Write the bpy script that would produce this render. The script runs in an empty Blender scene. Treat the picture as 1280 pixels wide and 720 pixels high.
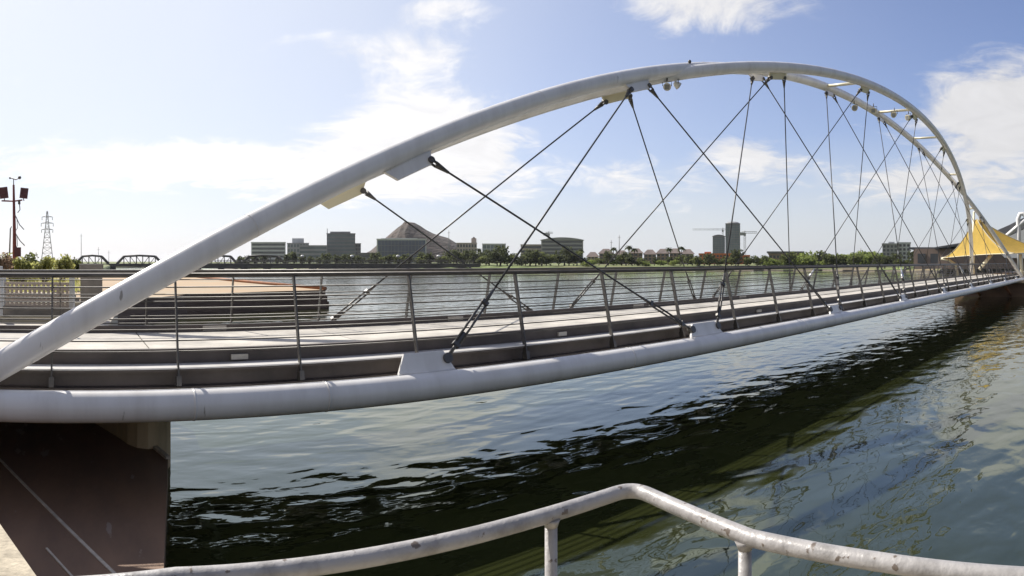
import bpy, math, random
from mathutils import Vector, Matrix
random.seed(7)
R = math.radians
sc = bpy.context.scene
COL = sc.collection

# ------------------------------------------------------------------ camera
EYE = 3.15            # metres above the water
F, X0, Y0 = 815.0, 98.0, 327.0   # photo: pixels per radian, column facing +Y, horizon row
AZC = (640 - X0) / F
cd = bpy.data.cameras.new("camera"); cam = bpy.data.objects.new("camera", cd); COL.objects.link(cam)
cam.location = (0, 0, EYE); cam.rotation_euler = (R(90), 0, -AZC)
cd.type = 'PANO'; cd.panorama_type = 'CENTRAL_CYLINDRICAL'
cd.central_cylindrical_radius = 1.0
cd.central_cylindrical_range_u_min = -640 / F; cd.central_cylindrical_range_u_max = 640 / F
cd.central_cylindrical_range_v_min = -(720 - Y0) / F; cd.central_cylindrical_range_v_max = Y0 / F
cd.clip_start = 0.05; cd.clip_end = 20000
sc.camera = cam

# ------------------------------------------------------------------ sky, sun, exposure
SUN_AZ, SUN_EL = R(-18), R(43)       # azimuth measured from +Y towards +X
W = bpy.data.worlds.new("World"); sc.world = W; W.use_nodes = True
nt = W.node_tree; N = nt.nodes; L = nt.links
for n in list(N): N.remove(n)
out = N.new('ShaderNodeOutputWorld'); bg = N.new('ShaderNodeBackground'); L.new(bg.outputs[0], out.inputs[0])
sky = N.new('ShaderNodeTexSky'); sky.sky_type = 'NISHITA'; sky.sun_disc = False
sky.sun_elevation = SUN_EL; sky.sun_rotation = SUN_AZ
sky.air_density = 1.0; sky.dust_density = 1.0; sky.ozone_density = 1.6
bg.inputs[1].default_value = 0.098
def M_(op, a, b=None, c=None):
    n = N.new('ShaderNodeMath'); n.operation = op
    for i, v in enumerate((a, b, c)):
        if v is None: continue
        if isinstance(v, (int, float)): n.inputs[i].default_value = v
        else: L.new(v, n.inputs[i])
    return n.outputs[0]
tc = N.new('ShaderNodeTexCoord'); sp = N.new('ShaderNodeSeparateXYZ'); L.new(tc.outputs['Generated'], sp.inputs[0])
dx, dy, dz = sp.outputs
az = M_('ARCTAN2', dx, dy); el = M_('MAXIMUM', dz, 0.0)
den = M_('ADD', el, 0.16)
cv = N.new('ShaderNodeCombineXYZ'); L.new(M_('DIVIDE', dx, den), cv.inputs[0]); L.new(M_('DIVIDE', dy, den), cv.inputs[1])
def noise(vec, scale, detail, rough, dist=0.0, loc=(0, 0, 0)):
    mp = N.new('ShaderNodeMapping'); mp.inputs['Location'].default_value = loc; L.new(vec, mp.inputs[0])
    n = N.new('ShaderNodeTexNoise'); L.new(mp.outputs[0], n.inputs['Vector'])
    n.inputs['Scale'].default_value = scale; n.inputs['Detail'].default_value = detail
    n.inputs['Roughness'].default_value = rough; n.inputs['Distortion'].default_value = dist
    return n.outputs['Fac']
n1 = noise(cv.outputs[0], 0.9, 9, 0.62, 0.4)
n2 = noise(cv.outputs[0], 3.4, 10, 0.64, 1.2, (5, 3, 0))
n3 = noise(tc.outputs['Generated'], 2.2, 5, 0.55, 0.3, (2, 0, 1))
def bump(px, py, wx, wy, amp):
    a0 = (px - X0) / F; e0 = (Y0 - py) / F; e0 = e0 / math.sqrt(1 + e0 * e0)
    u = M_('DIVIDE', M_('SUBTRACT', az, a0), wx / F); v = M_('DIVIDE', M_('SUBTRACT', el, e0), wy / F)
    q = M_('ADD', M_('MULTIPLY', u, u), M_('MULTIPLY', v, v))
    return M_('MULTIPLY', M_('EXPONENT', M_('MULTIPLY', q, -1.0)), amp)
cov = None
for b in [(890, 8, 150, 42, .46), (1245, 140, 130, 62, .56), (540, 165, 120, 55, .50), (330, 205, 230, 42, .33), (515, 66, 115, 42, .40), (560, 8, 80, 18, .3), (330, 60, 160, 26, .14), (60, 205, 260, 30, .20),
          (930, 180, 60, 26, .26), (860, 230, 520, 34, .26), (-500, 100, 500, 160, .3), (1900, 150, 500, 120, .3), (1120, 225, 140, 22, .12)]:
    t = bump(*b); cov = t if cov is None else M_('ADD', cov, t)
d0 = M_('ADD', M_('MULTIPLY', n1, 0.85), M_('MULTIPLY', n2, 0.5))
back = M_('MULTIPLY', M_('MINIMUM', M_('ADD', M_('COSINE', M_('SUBTRACT', az, AZC)), -0.3), 0.0), 0.25)   # clearer sky behind the viewer
d1 = M_('ADD', M_('ADD', d0, cov), back)
mr = N.new('ShaderNodeMapRange'); mr.interpolation_type = 'SMOOTHSTEP'; L.new(d1, mr.inputs[0])
mr.inputs[1].default_value = 0.86; mr.inputs[2].default_value = 1.08
mr2 = N.new('ShaderNodeMapRange'); mr2.interpolation_type = 'SMOOTHSTEP'; L.new(el, mr2.inputs[0])   # thin veil low over the horizon
mr2.inputs[1].default_value = 0.27; mr2.inputs[2].default_value = -0.03
veil = M_('MULTIPLY', mr2.outputs[0], M_('ADD', 0.55, M_('MULTIPLY', n3, 0.5)))
sa = M_('DIVIDE', M_('SUBTRACT', az, SUN_AZ + 0.35), 0.82)
glare = M_('MULTIPLY', M_('EXPONENT', M_('MULTIPLY', M_('MULTIPLY', sa, sa), -1.0)), M_('ADD', 0.58, M_('MULTIPLY', n3, 0.4)))   # thin high cirrus on the sun's side
def mixc(f_, a_, b_):
    m_ = N.new('ShaderNodeMix'); m_.data_type = 'RGBA'; L.new(f_, m_.inputs[0]); L.new(a_, m_.inputs['A']); L.new(b_, m_.inputs['B']); return m_.outputs['Result']
def rgb(v_, k_):
    c_ = N.new('ShaderNodeCombineXYZ')
    for q_ in range(3): L.new(M_('MULTIPLY', v_, k_[q_]), c_.inputs[q_])
    return c_.outputs[0]
skb = N.new('ShaderNodeMix'); skb.data_type = 'RGBA'; skb.blend_type = 'MULTIPLY'; skb.inputs[0].default_value = 1.0
L.new(sky.outputs[0], skb.inputs['A']); skb.inputs['B'].default_value = (.98, .94, 1.12, 1)
ca = M_('COSINE', M_('SUBTRACT', az, SUN_AZ + 0.35))
gl = M_('POWER', M_('MAXIMUM', ca, 0.0), 2.0)          # forward scattering: cloud and haze are brighter on the sun's side
dk_ = M_('MULTIPLY', M_('MINIMUM', ca, 0.0), 4.2)
hz = M_('ADD', M_('ADD', 5.55, M_('MULTIPLY', gl, 1.5)), dk_)
cb = M_('ADD', M_('ADD', 6.1, M_('MULTIPLY', gl, 2.4)), dk_)
shade = M_('MULTIPLY', cb, M_('ADD', 0.78, M_('MULTIPLY', n2, 0.36)))
bk = M_('MULTIPLY', M_('MAXIMUM', M_('MULTIPLY', M_('COSINE', M_('SUBTRACT', az, AZC)), -1.0), 0.0), 0.8)
s1 = mixc(bk, skb.outputs['Result'], rgb(M_('ADD', 2.1, M_('MULTIPLY', n3, 1.2)), (1.04, 1.0, 0.97)))   # grey haze added behind the viewer to neutralise blue shade
s2 = mixc(M_('MINIMUM', M_('MAXIMUM', veil, glare), 0.94), s1, rgb(hz, (0.925, 0.975, 1.03)))
mxo = mixc(M_('MULTIPLY', mr.outputs[0], 0.93), s2, rgb(shade, (1.0, 0.985, 0.985)))
L.new(mxo, bg.inputs[0])

sd = bpy.data.lights.new("sun", 'SUN'); sd.energy = 4.8; sd.angle = R(0.53); sd.color = (1.0, 0.95, 0.87)
sun = bpy.data.objects.new("sun", sd); COL.objects.link(sun)
sdir = Vector((math.sin(SUN_AZ) * math.cos(SUN_EL), math.cos(SUN_AZ) * math.cos(SUN_EL), math.sin(SUN_EL)))
sun.rotation_euler = sdir.to_track_quat('Z', 'Y').to_euler(); sun.location = (0, 0, 60)
vs = sc.view_settings; vs.view_transform = 'Standard'; vs.look = 'None'; vs.gamma = 1.0; vs.use_curve_mapping = False
vs.exposure = 0.46
sc.cycles.max_bounces = 6; sc.cycles.use_denoising = True; sc.cycles.sample_clamp_indirect = 6.0
sc.cycles.caustics_reflective = False; sc.cycles.caustics_refractive = False

# ------------------------------------------------------------------ helpers
def P(px, D, y=None, Z=None):
    """point that lies D metres away in the direction of photo column px, at photo row y or height Z"""
    a = (px - X0) / F
    if Z is None: Z = EYE + (Y0 - y) / F * D
    return Vector((D * math.sin(a), D * math.cos(a), Z))

class MB:
    def __init__(s): s.v = []; s.f = []; s.sm = []
    def quad(s, a, b, c, d, smooth=False):
        i = len(s.v); s.v += [tuple(a), tuple(b), tuple(c), tuple(d)]; s.f.append((i, i+1, i+2, i+3)); s.sm.append(smooth)
    def tri(s, a, b, c):
        i = len(s.v); s.v += [tuple(a), tuple(b), tuple(c)]; s.f.append((i, i+1, i+2)); s.sm.append(False)
    def obox(s, c, ux, uy, uz):
        c = Vector(c); i = len(s.v)
        for sx, sy, sz in ((-1,-1,-1),(1,-1,-1),(1,1,-1),(-1,1,-1),(-1,-1,1),(1,-1,1),(1,1,1),(-1,1,1)):
            s.v.append(tuple(c + ux*sx + uy*sy + uz*sz))
        for f in ((0,3,2,1),(4,5,6,7),(0,1,5,4),(1,2,6,5),(2,3,7,6),(3,0,4,7)):
            s.f.append(tuple(i+k for k in f)); s.sm.append(False)
        return s
    def box(s, x0, x1, y0, y1, z0, z1):
        return s.obox(((x0+x1)/2, (y0+y1)/2, (z0+z1)/2), Vector(((x1-x0)/2,0,0)), Vector((0,(y1-y0)/2,0)), Vector((0,0,(z1-z0)/2)))
    def tube(s, pts, r, n=12, cap=True):
        pts = [Vector(p) for p in pts]; m = len(pts)
        rr = r if isinstance(r, (list, tuple)) else [r]*m
        i0 = len(s.v); ref = None
        for k, p in enumerate(pts):
            t = (pts[min(k+1, m-1)] - pts[max(k-1, 0)]).normalized()
            if ref is None:
                ref = Vector((0,0,1)) if abs(t.z) < .9 else Vector((1,0,0))
            a = (ref - t*ref.dot(t)).normalized(); ref = a; b = t.cross(a)
            for j in range(n):
                q = 2*math.pi*j/n
                s.v.append(tuple(p + (a*math.cos(q) + b*math.sin(q))*rr[k]))
        for k in range(m-1):
            for j in range(n):
                a0 = i0+k*n+j; b0 = i0+k*n+(j+1) % n
                s.f.append((a0, b0, b0+n, a0+n)); s.sm.append(True)
        if cap:
            s.f.append(tuple(i0+j for j in reversed(range(n)))); s.sm.append(False)
            s.f.append(tuple(i0+(m-1)*n+j for j in range(n))); s.sm.append(False)
        return s
    def prism(s, poly, off):
        """polygon poly (3-D points) extruded by vector off"""
        n = len(poly); i = len(s.v); off = Vector(off)
        s.v += [tuple(p) for p in poly] + [tuple(Vector(p)+off) for p in poly]
        s.f.append(tuple(i+k for k in reversed(range(n)))); s.sm.append(False)
        s.f.append(tuple(i+n+k for k in range(n))); s.sm.append(False)
        for k in range(n):
            k2 = (k+1) % n
            s.f.append((i+k, i+k2, i+n+k2, i+n+k)); s.sm.append(False)
        return s
    def sphere(s, c, r, nu=12, nv=8, sc_=(1,1,1)):
        i0 = len(s.v); c = Vector(c)
        for a in range(nv+1):
            th = math.pi*a/nv
            for b in range(nu):
                ph = 2*math.pi*b/nu
                s.v.append((c.x+r*sc_[0]*math.sin(th)*math.cos(ph), c.y+r*sc_[1]*math.sin(th)*math.sin(ph), c.z+r*sc_[2]*math.cos(th)))
        for a in range(nv):
            for b in range(nu):
                p = i0+a*nu+b; q = i0+a*nu+(b+1) % nu
                s.f.append((p, p+nu, q+nu, q)); s.sm.append(True)
        return s
    def build(s, name, mat, parent=None, bevel=0, origin=None):
        me = bpy.data.meshes.new(name)
        v = s.v
        if origin is not None: v = [(a-origin[0], b-origin[1], c-origin[2]) for a, b, c in v]
        me.from_pydata(v, [], s.f); me.polygons.foreach_set('use_smooth', s.sm)
        me.materials.append(mat); me.update()
        o = bpy.data.objects.new(name, me); COL.objects.link(o)
        if origin is not None: o.location = origin
        if parent is not None:
            o.parent = parent
            if origin is None:   # vertices are in world space: cancel the parent's placement
                o.matrix_parent_inverse = Matrix.Translation(-Vector(parent.location)) if parent.rotation_euler.z == 0 and parent.type == 'EMPTY' else Matrix.Identity(4)
        if bevel:
            b = o.modifiers.new('bevel', 'BEVEL'); b.width = bevel; b.segments = 2; b.limit_method = 'ANGLE'
        return o

def empty(name, label, cat, loc=(0, 0, 0), group=None):
    o = bpy.data.objects.new(name, None); COL.objects.link(o); o.location = loc; o.empty_display_size = .3
    return tag(o, label, cat, group)
def tag(o, label, cat, group=None):
    o['label'] = label; o['category'] = cat
    if group: o['group'] = group
    return o
def struct(o): o['kind'] = 'structure'; return o
def copy_tree(o, parent=None):
    c = o.copy(); COL.objects.link(c); c.parent = parent
    for ch in list(o.children): copy_tree(ch, c)
    return c

# ------------------------------------------------------------------ materials
def mat(name, col, rough=.6, metal=0.0, var=.15, vscale=3.0, bump=0.0, bscale=20.0, col2=None, thr=None, spec=.5, coord='Object', stretch=(1,1,1), col3=None):
    m = bpy.data.materials.new(name); m.use_nodes = True
    t = m.node_tree; n_ = t.nodes; l_ = t.links; p = n_['Principled BSDF']
    p.inputs['Roughness'].default_value = rough; p.inputs['Metallic'].default_value = metal
    p.inputs['Specular IOR Level'].default_value = spec
    c = n_.new('ShaderNodeTexCoord'); mp = n_.new('ShaderNodeMapping'); mp.inputs['Scale'].default_value = stretch
    l_.new(c.outputs[coord], mp.inputs[0])
    nz = n_.new('ShaderNodeTexNoise'); l_.new(mp.outputs[0], nz.inputs['Vector'])
    nz.inputs['Scale'].default_value = vscale; nz.inputs['Detail'].default_value = 7; nz.inputs['Roughness'].default_value = .62
    cr = n_.new('ShaderNodeValToRGB'); l_.new(nz.outputs['Fac'], cr.inputs[0])
    a = tuple(max(0, x*(1-var)) for x in col) + (1,); b = tuple(min(1, x*(1+var)) for x in col) + (1,)
    if col2 is not None: a = tuple(col2)+(1,); b = tuple(col)+(1,)
    lo, hi = thr or (.32, .68)
    cr.color_ramp.elements[0].position = lo; cr.color_ramp.elements[0].color = a
    cr.color_ramp.elements[1].position = hi; cr.color_ramp.elements[1].color = b
    src = cr.outputs[0]
    if col3 is not None:   # sparse chips or stains of their own colour
        vz = n_.new('ShaderNodeTexNoise'); l_.new(mp.outputs[0], vz.inputs['Vector']); vz.inputs['Scale'].default_value = col3[1]; vz.inputs['Detail'].default_value = 4
        r2 = n_.new('ShaderNodeMapRange'); l_.new(vz.outputs['Fac'], r2.inputs[0]); r2.inputs[1].default_value = col3[2]; r2.inputs[2].default_value = col3[2]+.03
        mm = n_.new('ShaderNodeMix'); mm.data_type = 'RGBA'; l_.new(r2.outputs[0], mm.inputs[0]); l_.new(src, mm.inputs['A']); mm.inputs['B'].default_value = tuple(col3[0])+(1,)
        src = mm.outputs['Result']
    l_.new(src, p.inputs['Base Color'])
    if bump:
        bz = n_.new('ShaderNodeTexNoise'); l_.new(mp.outputs[0], bz.inputs['Vector']); bz.inputs['Scale'].default_value = bscale; bz.inputs['Detail'].default_value = 5
        bn = n_.new('ShaderNodeBump'); l_.new(bz.outputs['Fac'], bn.inputs['Height']); bn.inputs['Strength'].default_value = 1; bn.inputs['Distance'].default_value = bump
        l_.new(bn.outputs[0], p.inputs['Normal'])
    return m

white = mat('white_steel_paint', (.77, .75, .72), .27, 0, 0, 1.6, .0006, 30, col2=(.66, .635, .60), thr=(.30, .56), col3=((.36,.33,.29), 5.5, .72), stretch=(1.6,.5,.35))
cream = mat('cream_steel_paint', (.70, .64, .46), .35, 0, .05, .8)
dark = mat('dark_galvanised_steel', (.095, .088, .080), .45, .4, .25, 6)
cablem = mat('cable_steel', (.06, .058, .056), .4, .5, .2, 10)
socket = mat('stainless_socket', (.62, .62, .62), .25, .7, .1, 10)
girder = mat('weathered_girder_paint', (.085, .069, .061), .6, 0, .3, 1.6, .002, 14)
deckm = mat('pale_deck_concrete', (.57, .53, .46), .85, 0, 0, 1.7, .003, 40, col2=(.33, .305, .265), thr=(.28,.62))
oliv = mat('dusty_bearing_plate', (.36, .32, .23), .75, 0, .2, 1.2)
conc_dark = mat('stained_brown_concrete', (.27, .16, .095), .72, 0, 0, .9, .008, 9, stretch=(1.6,.5,1), col2=(.155, .095, .062), thr=(.3,.7), col3=((.29,.22,.17), 3.1, .66))  # dark brown base with paler stains scattered at random
conc_tan = mat('tan_concrete', (.56, .43, .26), .85, 0, .2, 3, .006, 12, stretch=(1,1,.25))
conc_pale = mat('pale_gravel_concrete', (.44, .38, .28), .9, 0, .3, 9, .01, 30)
joint = mat('pale_joint_mortar', (.50, .43, .34), .8, 0, .2, 8)
block = mat('grey_masonry', (.20, .18, .155), .85, 0, .2, 3, .008, 14)
sand = mat('tan_bank_earth', (.46, .31, .18), .95, 0, .0, .25, .02, 6, col2=(.40, .33, .23))
rust = mat('rust_orange_kerb', (.34, .14, .06), .8, 0, .3, 2)
plaza = mat('plaza_paving', (.40, .36, .30), .85, 0, .2, 2.5, .004, 20)
revet = mat('brown_retaining_stone', (.13, .09, .066), .9, 0, .35, .9, .03, 4, stretch=(.3,.3,3))
foam = mat('stub_paint', (.7,.7,.7))
bank = mat('bank_ground', (.15, .19, .055), .95, 0, 0, .05, .1, 1.0, col2=(.21, .165, .10), thr=(.36, .52))
bank_rock = mat('bank_stone_edge', (.15, .125, .095), .9, 0, .35, .4, .1, 2)
yellow = mat('yellow_sail_fabric', (.62, .44, .09), .7, 0, .08, 1.5)
orange = mat('orange_primer_cladding', (.55, .17, .06), .8, 0, .35, .12)
redm = mat('red_oxide_mast', (.20, .045, .035), .6, 0, .25, 2)
lampred = mat('dark_red_lamp_box', (.10, .03, .032), .5, 0, .2, 4)
trussm = mat('dark_truss_steel', (.07, .062, .055), .7, 0, .3, .3)
pylonm = mat('galvanised_pylon', (.22, .21, .20), .6, .2, .2, 1)
chipped = mat('chipped_white_pipe_paint', (.40, .38, .36), .38, 0, 0, 14, .0022, 60, col2=(.25, .235, .22), thr=(.34,.56), col3=((.15,.12,.095), 30, .65))
glass_b = mat('blue_glazing', (.055, .075, .12), .12, 0, .3, .15, spec=.8)
glass_d = mat('dark_glazing', (.05, .055, .062), .15, 0, .3, .15, spec=.8)
glass_t = mat('green_grey_glazing', (.10, .13, .14), .15, 0, .2, .1, spec=.8)
bwhite = mat('off_white_facade', (.52, .53, .53), .8, 0, .08, .1)
bgrey = mat('grey_facade', (.27, .27, .27), .8, 0, .12, .1)
bdark = mat('charcoal_facade', (.13, .13, .135), .7, 0, .12, .1)
btan = mat('tan_facade', (.40, .34, .29), .85, 0, .1, .1)
bbrown = mat('brown_stucco', (.24, .175, .135), .85, 0, .2, .1)
roofm = mat('brown_tile_roof', (.16, .125, .11), .85, 0, .25, .3)
butte = mat('rocky_butte', (.105, .078, .062), .95, 0, 0, .09, 2.0, .2, col2=(.055, .045, .036), thr=(.42,.6), stretch=(1,1,2.5))
def glow_through(m, f_):
    t = m.node_tree; pb = t.nodes['Principled BSDF']; o_ = t.nodes['Material Output']; tr = t.nodes.new('ShaderNodeBsdfTranslucent'); q = t.nodes.new('ShaderNodeMixShader'); q.inputs[0].default_value = f_
    t.links.new(pb.inputs['Base Color'].links[0].from_socket, tr.inputs['Color']); t.links.new(pb.outputs[0], q.inputs[1]); t.links.new(tr.outputs[0], q.inputs[2]); t.links.new(q.outputs[0], o_.inputs['Surface'])
glow_through(yellow, .45)
def leafmat(name, c, v=.45):
    m = mat(name, c, .75, 0, v, 1.1, spec=.2)
    t = m.node_tree; pb = t.nodes['Principled BSDF']; o_ = t.nodes['Material Output']
    tr = t.nodes.new('ShaderNodeBsdfTranslucent'); mxs = t.nodes.new('ShaderNodeMixShader'); mxs.inputs[0].default_value = .5
    src = pb.inputs['Base Color'].links[0].from_socket
    hs = t.nodes.new('ShaderNodeHueSaturation'); hs.inputs['Value'].default_value = 2.1; hs.inputs['Hue'].default_value = .485
    t.links.new(src, hs.inputs['Color']); t.links.new(hs.outputs[0], tr.inputs['Color'])
    t.links.new(pb.outputs[0], mxs.inputs[1]); t.links.new(tr.outputs[0], mxs.inputs[2]); t.links.new(mxs.outputs[0], o_.inputs['Surface'])
    return m
leaf_a = leafmat('dark_green_leaves', (.050, .060, .026))
leaf_b = leafmat('mid_green_leaves', (.080, .095, .034))
leaf_c = leafmat('bright_green_leaves', (.13, .165, .045))
leaf_d = leafmat('dry_yellow_green_leaves', (.23, .245, .085))
leaf_e = leafmat('reddish_dry_scrub', (.155, .115, .075))
bark = mat('bark', (.10, .075, .055), .9, 0, .3, 5)

def watermat():
    m = bpy.data.materials.new('lake_water'); m.use_nodes = True; t = m.node_tree; n_ = t.nodes; l_ = t.links; p = n_['Principled BSDF']
    p.inputs['Roughness'].default_value = .035; p.inputs['IOR'].default_value = 2.05
    p.inputs['Base Color'].default_value = (.024, .028, .009, 1); p.inputs['Specular Tint'].default_value = (.80, 1, .80, 1)
    g = n_.new('ShaderNodeNewGeometry')
    def wave(scale, loc, st, det, rot=0):
        mp = n_.new('ShaderNodeMapping'); mp.inputs['Scale'].default_value = st; mp.inputs['Location'].default_value = loc; mp.inputs['Rotation'].default_value = (0, 0, rot)
        l_.new(g.outputs['Position'], mp.inputs[0])
        z = n_.new('ShaderNodeTexNoise'); l_.new(mp.outputs[0], z.inputs['Vector']); z.inputs['Scale'].default_value = scale; z.inputs['Detail'].default_value = det; z.inputs['Roughness'].default_value = .45
        z.inputs['Distortion'].default_value = .35
        return z.outputs['Fac']
    a = wave(1.5, (0,0,0), (.6, 1.15, 1), 1.5, R(-25)); b = wave(4.2, (9,3,0), (.6, 1.1, 1), 2.0, R(-38)); c = wave(9.0, (2,8,0), (.7,1.2,1), 1.0, R(-12))
    def mm(op, x, y):
        k = n_.new('ShaderNodeMath'); k.operation = op
        for i, v in enumerate((x, y)):
            if isinstance(v, (int, float)): k.inputs[i].default_value = v
            else: l_.new(v, k.inputs[i])
        return k.outputs[0]
    big_ = wave(.16, (4,1,0), (.6, 1.1, 1), 2, R(30)); rg = n_.new('ShaderNodeMapRange'); l_.new(big_, rg.inputs[0]); rg.inputs[1].default_value = .35; rg.inputs[2].default_value = .65; rg.inputs[3].default_value = .25; rg.inputs[4].default_value = 1.3
    h = mm('ADD', mm('MULTIPLY', a, .042), mm('MULTIPLY', rg.outputs[0], mm('ADD', mm('MULTIPLY', b, .0064), mm('MULTIPLY', c, .0006))))
    bn = n_.new('ShaderNodeBump'); l_.new(h, bn.inputs['Height']); bn.inputs['Strength'].default_value = 1; bn.inputs['Distance'].default_value = 1.0
    l_.new(bn.outputs[0], p.inputs['Normal'])
    return m

# ------------------------------------------------------------------ water, ground, banks
w = MB(); w.quad((-6000,-6000,0), (6000,-6000,0), (6000,6000,0), (-6000,6000,0)); struct(w.build('water', watermat()))
# far bank: shoreline (photo column, distance); one sheet out to the horizon
shore = [(-2400, 28), (-900, 30), (-300, 34), (-60, 40), (60, 44), (92, 52), (120, 90), (140, 330), (250, 360), (300, 262), (420, 246), (600, 236), (820, 233), (1040, 228), (1120, 215), (1170, 190), (1210, 170), (1300, 160), (1420, 150), (1700, 150), (2000, 120)]
rings = [(0, -.6), (.8, .35), (5, 1.1), (16, 1.6), (60, 1.9), (300, 2.2), (1500, 2.6), (6000, 3.0)]
g = MB(); edge = MB()
def ringpt(px, D, k): return P(px, D + rings[k][0], Z=rings[k][1])
dense = []
for (a, Da), (b, Db) in zip(shore[:-1], shore[1:]):
    m_ = max(1, int((b-a)/12))
    for i in range(m_): dense.append((a+(b-a)*i/m_, (Da+(Db-Da)*i/m_) * (1+.012*math.sin(i*2.1+a))))
dense.append(shore[-1])
for (a, Da), (b, Db) in zip(dense[:-1], dense[1:]):
    for k in range(len(rings)-1):
        (edge if k == 0 else g).quad(ringpt(a, Da, k), ringpt(b, Db, k), ringpt(b, Db, k+1), ringpt(a, Da, k+1), True)
struct(g.build('ground', bank)); struct(edge.build('shore_rocks', bank_rock))

# left bank: tan earth held by a retaining wall, and the paved plaza at the bridge end
wl = [P(60, 25, Z=0), P(150, 32, Z=0), P(230, 38, Z=0), P(330, 42, Z=0), P(407, 44.5, Z=0)]
bk = [P(395, 48, Z=0), P(330, 54, Z=0), P(230, 62, Z=0), P(100, 66, Z=0), P(-80, 60, Z=0), P(-160, 30, Z=0)]
t_ = MB(); top = [p + Vector((0,0,1.22)) for p in wl] + [P(395, 48, Z=1.28), P(330, 54, Z=1.45), P(230, 62, Z=1.78), P(100, 66, Z=2.0), P(-80, 60, Z=2.0), P(-160, 30, Z=1.9)]
ctr = P(150, 46, Z=1.62); nn = len(top)
for i in range(nn): t_.tri(ctr, top[(i+1) % nn], top[i])
struct(t_.build('sand_bank', sand))
rw = empty('retaining_wall', 'brown stone retaining wall holding the tan earth bank behind the bridge', 'wall', tuple(wl[0]))
m1 = MB()
ring_ = wl + bk
for i in range(nn):
    a, b = ring_[i], ring_[(i+1) % nn]; at_, bt_ = top[i], top[(i+1) % nn]
    if i < len(wl) or i == nn-1:
        for c_ in range(3):   # three stepped courses
            z0, z1 = [(-1, .42), (.42, .83), (.83, None)][c_]
            off = Vector((-(b-a).y, (b-a).x, 0)).normalized() * (-.12*(2-c_))
            a0 = a+off; b0 = b+off
            za, zb_ = (at_.z-.004, bt_.z-.004) if z1 is None else (z1, z1)
            n_in = -off.normalized()*.9 if off.length > 1e-6 else Vector(((b-a).y, -(b-a).x, 0)).normalized()*-.9
            m1.prism([(a0.x, a0.y, z0), (b0.x, b0.y, z0), (b0.x, b0.y, zb_), (a0.x, a0.y, za)], n_in)
m1.build('stone_courses', revet, rw)
k1 = MB(); k1.tube([p + Vector((0,0,.09)) for p in [top[4], P(330, 50, Z=1.40), P(262, 57, Z=1.62), P(225, 62.5, Z=1.80)]], .13, 8)
tag(k1.build('edging_kerb', rust), 'rust coloured kerb curving along the top of the tan earth bank', 'kerb')

pz = MB()
pp = [(-22, 7.6), (-2.2, 7.6), (-2.2, 11.9), (.55, 12.35), (1.0, 16.5), (-1.0, 26), (-22, 27)]
pz.prism([(x, y, 1.55) for x, y in pp], (0, 0, .36)); struct(pz.build('plaza_paving', plaza))
pw = MB(); pw.prism([(x*1.0, y, -1) for x, y in [(-21.8, 7.8), (-2.3, 7.8), (-2.3, 12.1), (.45, 12.5), (.9, 16.4), (-1.1, 25.8), (-21.8, 26.8)]], (0, 0, 2.549))
tag(pw.build('quay_wall', block), 'grey brown quay wall below the plaza at the left end of the bridge', 'wall')
for i in range(5):
    b_ = MB(); yy = 13.2 + i*2.3; b_.box(-20, .4 - i*.12, yy, yy+.28, 1.914, 2.03)
    tag(b_.build('paving_step', block if i % 2 else oliv), ['brown kerb strip across the plaza nearest the footbridge', 'second grey kerb strip across the plaza behind the footbridge', 'middle kerb strip across the plaza behind the lattice fence', 'fourth kerb strip across the plaza, near the shrubs', 'rearmost kerb strip across the plaza, closest to the shrubs'][i], 'kerb', 'kerb strips across the plaza')

# lower landing under the bridge on the near side
ZL = .40
def PL(px, y): return P(px, (EYE-ZL)*F/(y-Y0), Z=ZL)
a_, b_ = PL(158, 530), PL(210, 574)
dirn = (a_-b_).normalized()
far_l = a_ + dirn*3.0
land = [b_, PL(207, 640), PL(204, 730), P(200, 4.4, Z=ZL), Vector((-12, 3.4, ZL)), Vector((-12, 14.2, ZL)), far_l]
lm = MB(); lm.prism([p - Vector((0,0,1.6)) for p in land], (0,0,1.6))
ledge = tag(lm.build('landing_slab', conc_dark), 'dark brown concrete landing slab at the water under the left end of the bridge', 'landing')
def strip(p, q, wd, name, m, label, cat, z=.004, h=.02):
    p = Vector(p); q = Vector(q); t = (q-p).normalized(); s_ = Vector((-t.y, t.x, 0))*wd/2
    bb = MB(); bb.prism([p-s_+Vector((0,0,z-.012)), q-s_+Vector((0,0,z-.012)), q+s_+Vector((0,0,z-.012)), p+s_+Vector((0,0,z-.012))], (0,0,h)); o = bb.build(name, m, ledge); o['label'] = label; return o
jd = (PL(140, 715)-PL(0, 575)).normalized()
strip(PL(0, 575)-jd*3, PL(140, 715)+jd*1.5, .035, 'joint_strip', joint, 'long pale joint running across the dark slab', 'joint')
strip(PL(58, 686), PL(92, 722)+jd*.6, .022, 'joint_strip', joint, 'short faint pale joint near the slab corner', 'joint')
strip(b_, far_l, .07, 'coping_strip', joint, 'pale edge strip along the far side of the slab', 'coping', h=.05)
c0, c1 = P(-2, 1.65*F/325, Z=1.5), P(47, 1.65*F/395, Z=1.5); cdv = (c1-c0).normalized(); sv = Vector((-.924, -.38, 0))
cs = MB(); q0 = c0-cdv*2.4; q1 = c1+cdv*1.2
cs.prism([p + Vector((0,0,-.16)) for p in (q0, q1, q1+sv*8, q0+sv*8)], (0,0,.16))  # sunlit ground corner added as a separate pale slab, raised out of shadow
tag(cs.build('lit_corner_slab', conc_pale), 'sunlit ground patch made as an added raised pale slab in the bottom left corner', 'sunlit patch')
ab = MB(); fp = []
for k in range(7):
    q = R(200 + k*22); fp.append((1.05+.42*math.cos(q), 10.4+.9*math.sin(q)))
fp += [(1.7, 13.2), (-11.8, 13.4), (-11.8, 11.6), (.1, 11.6)]
ab.prism([(x, y, -1) for x, y in fp], (0,0,2.30))
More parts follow.
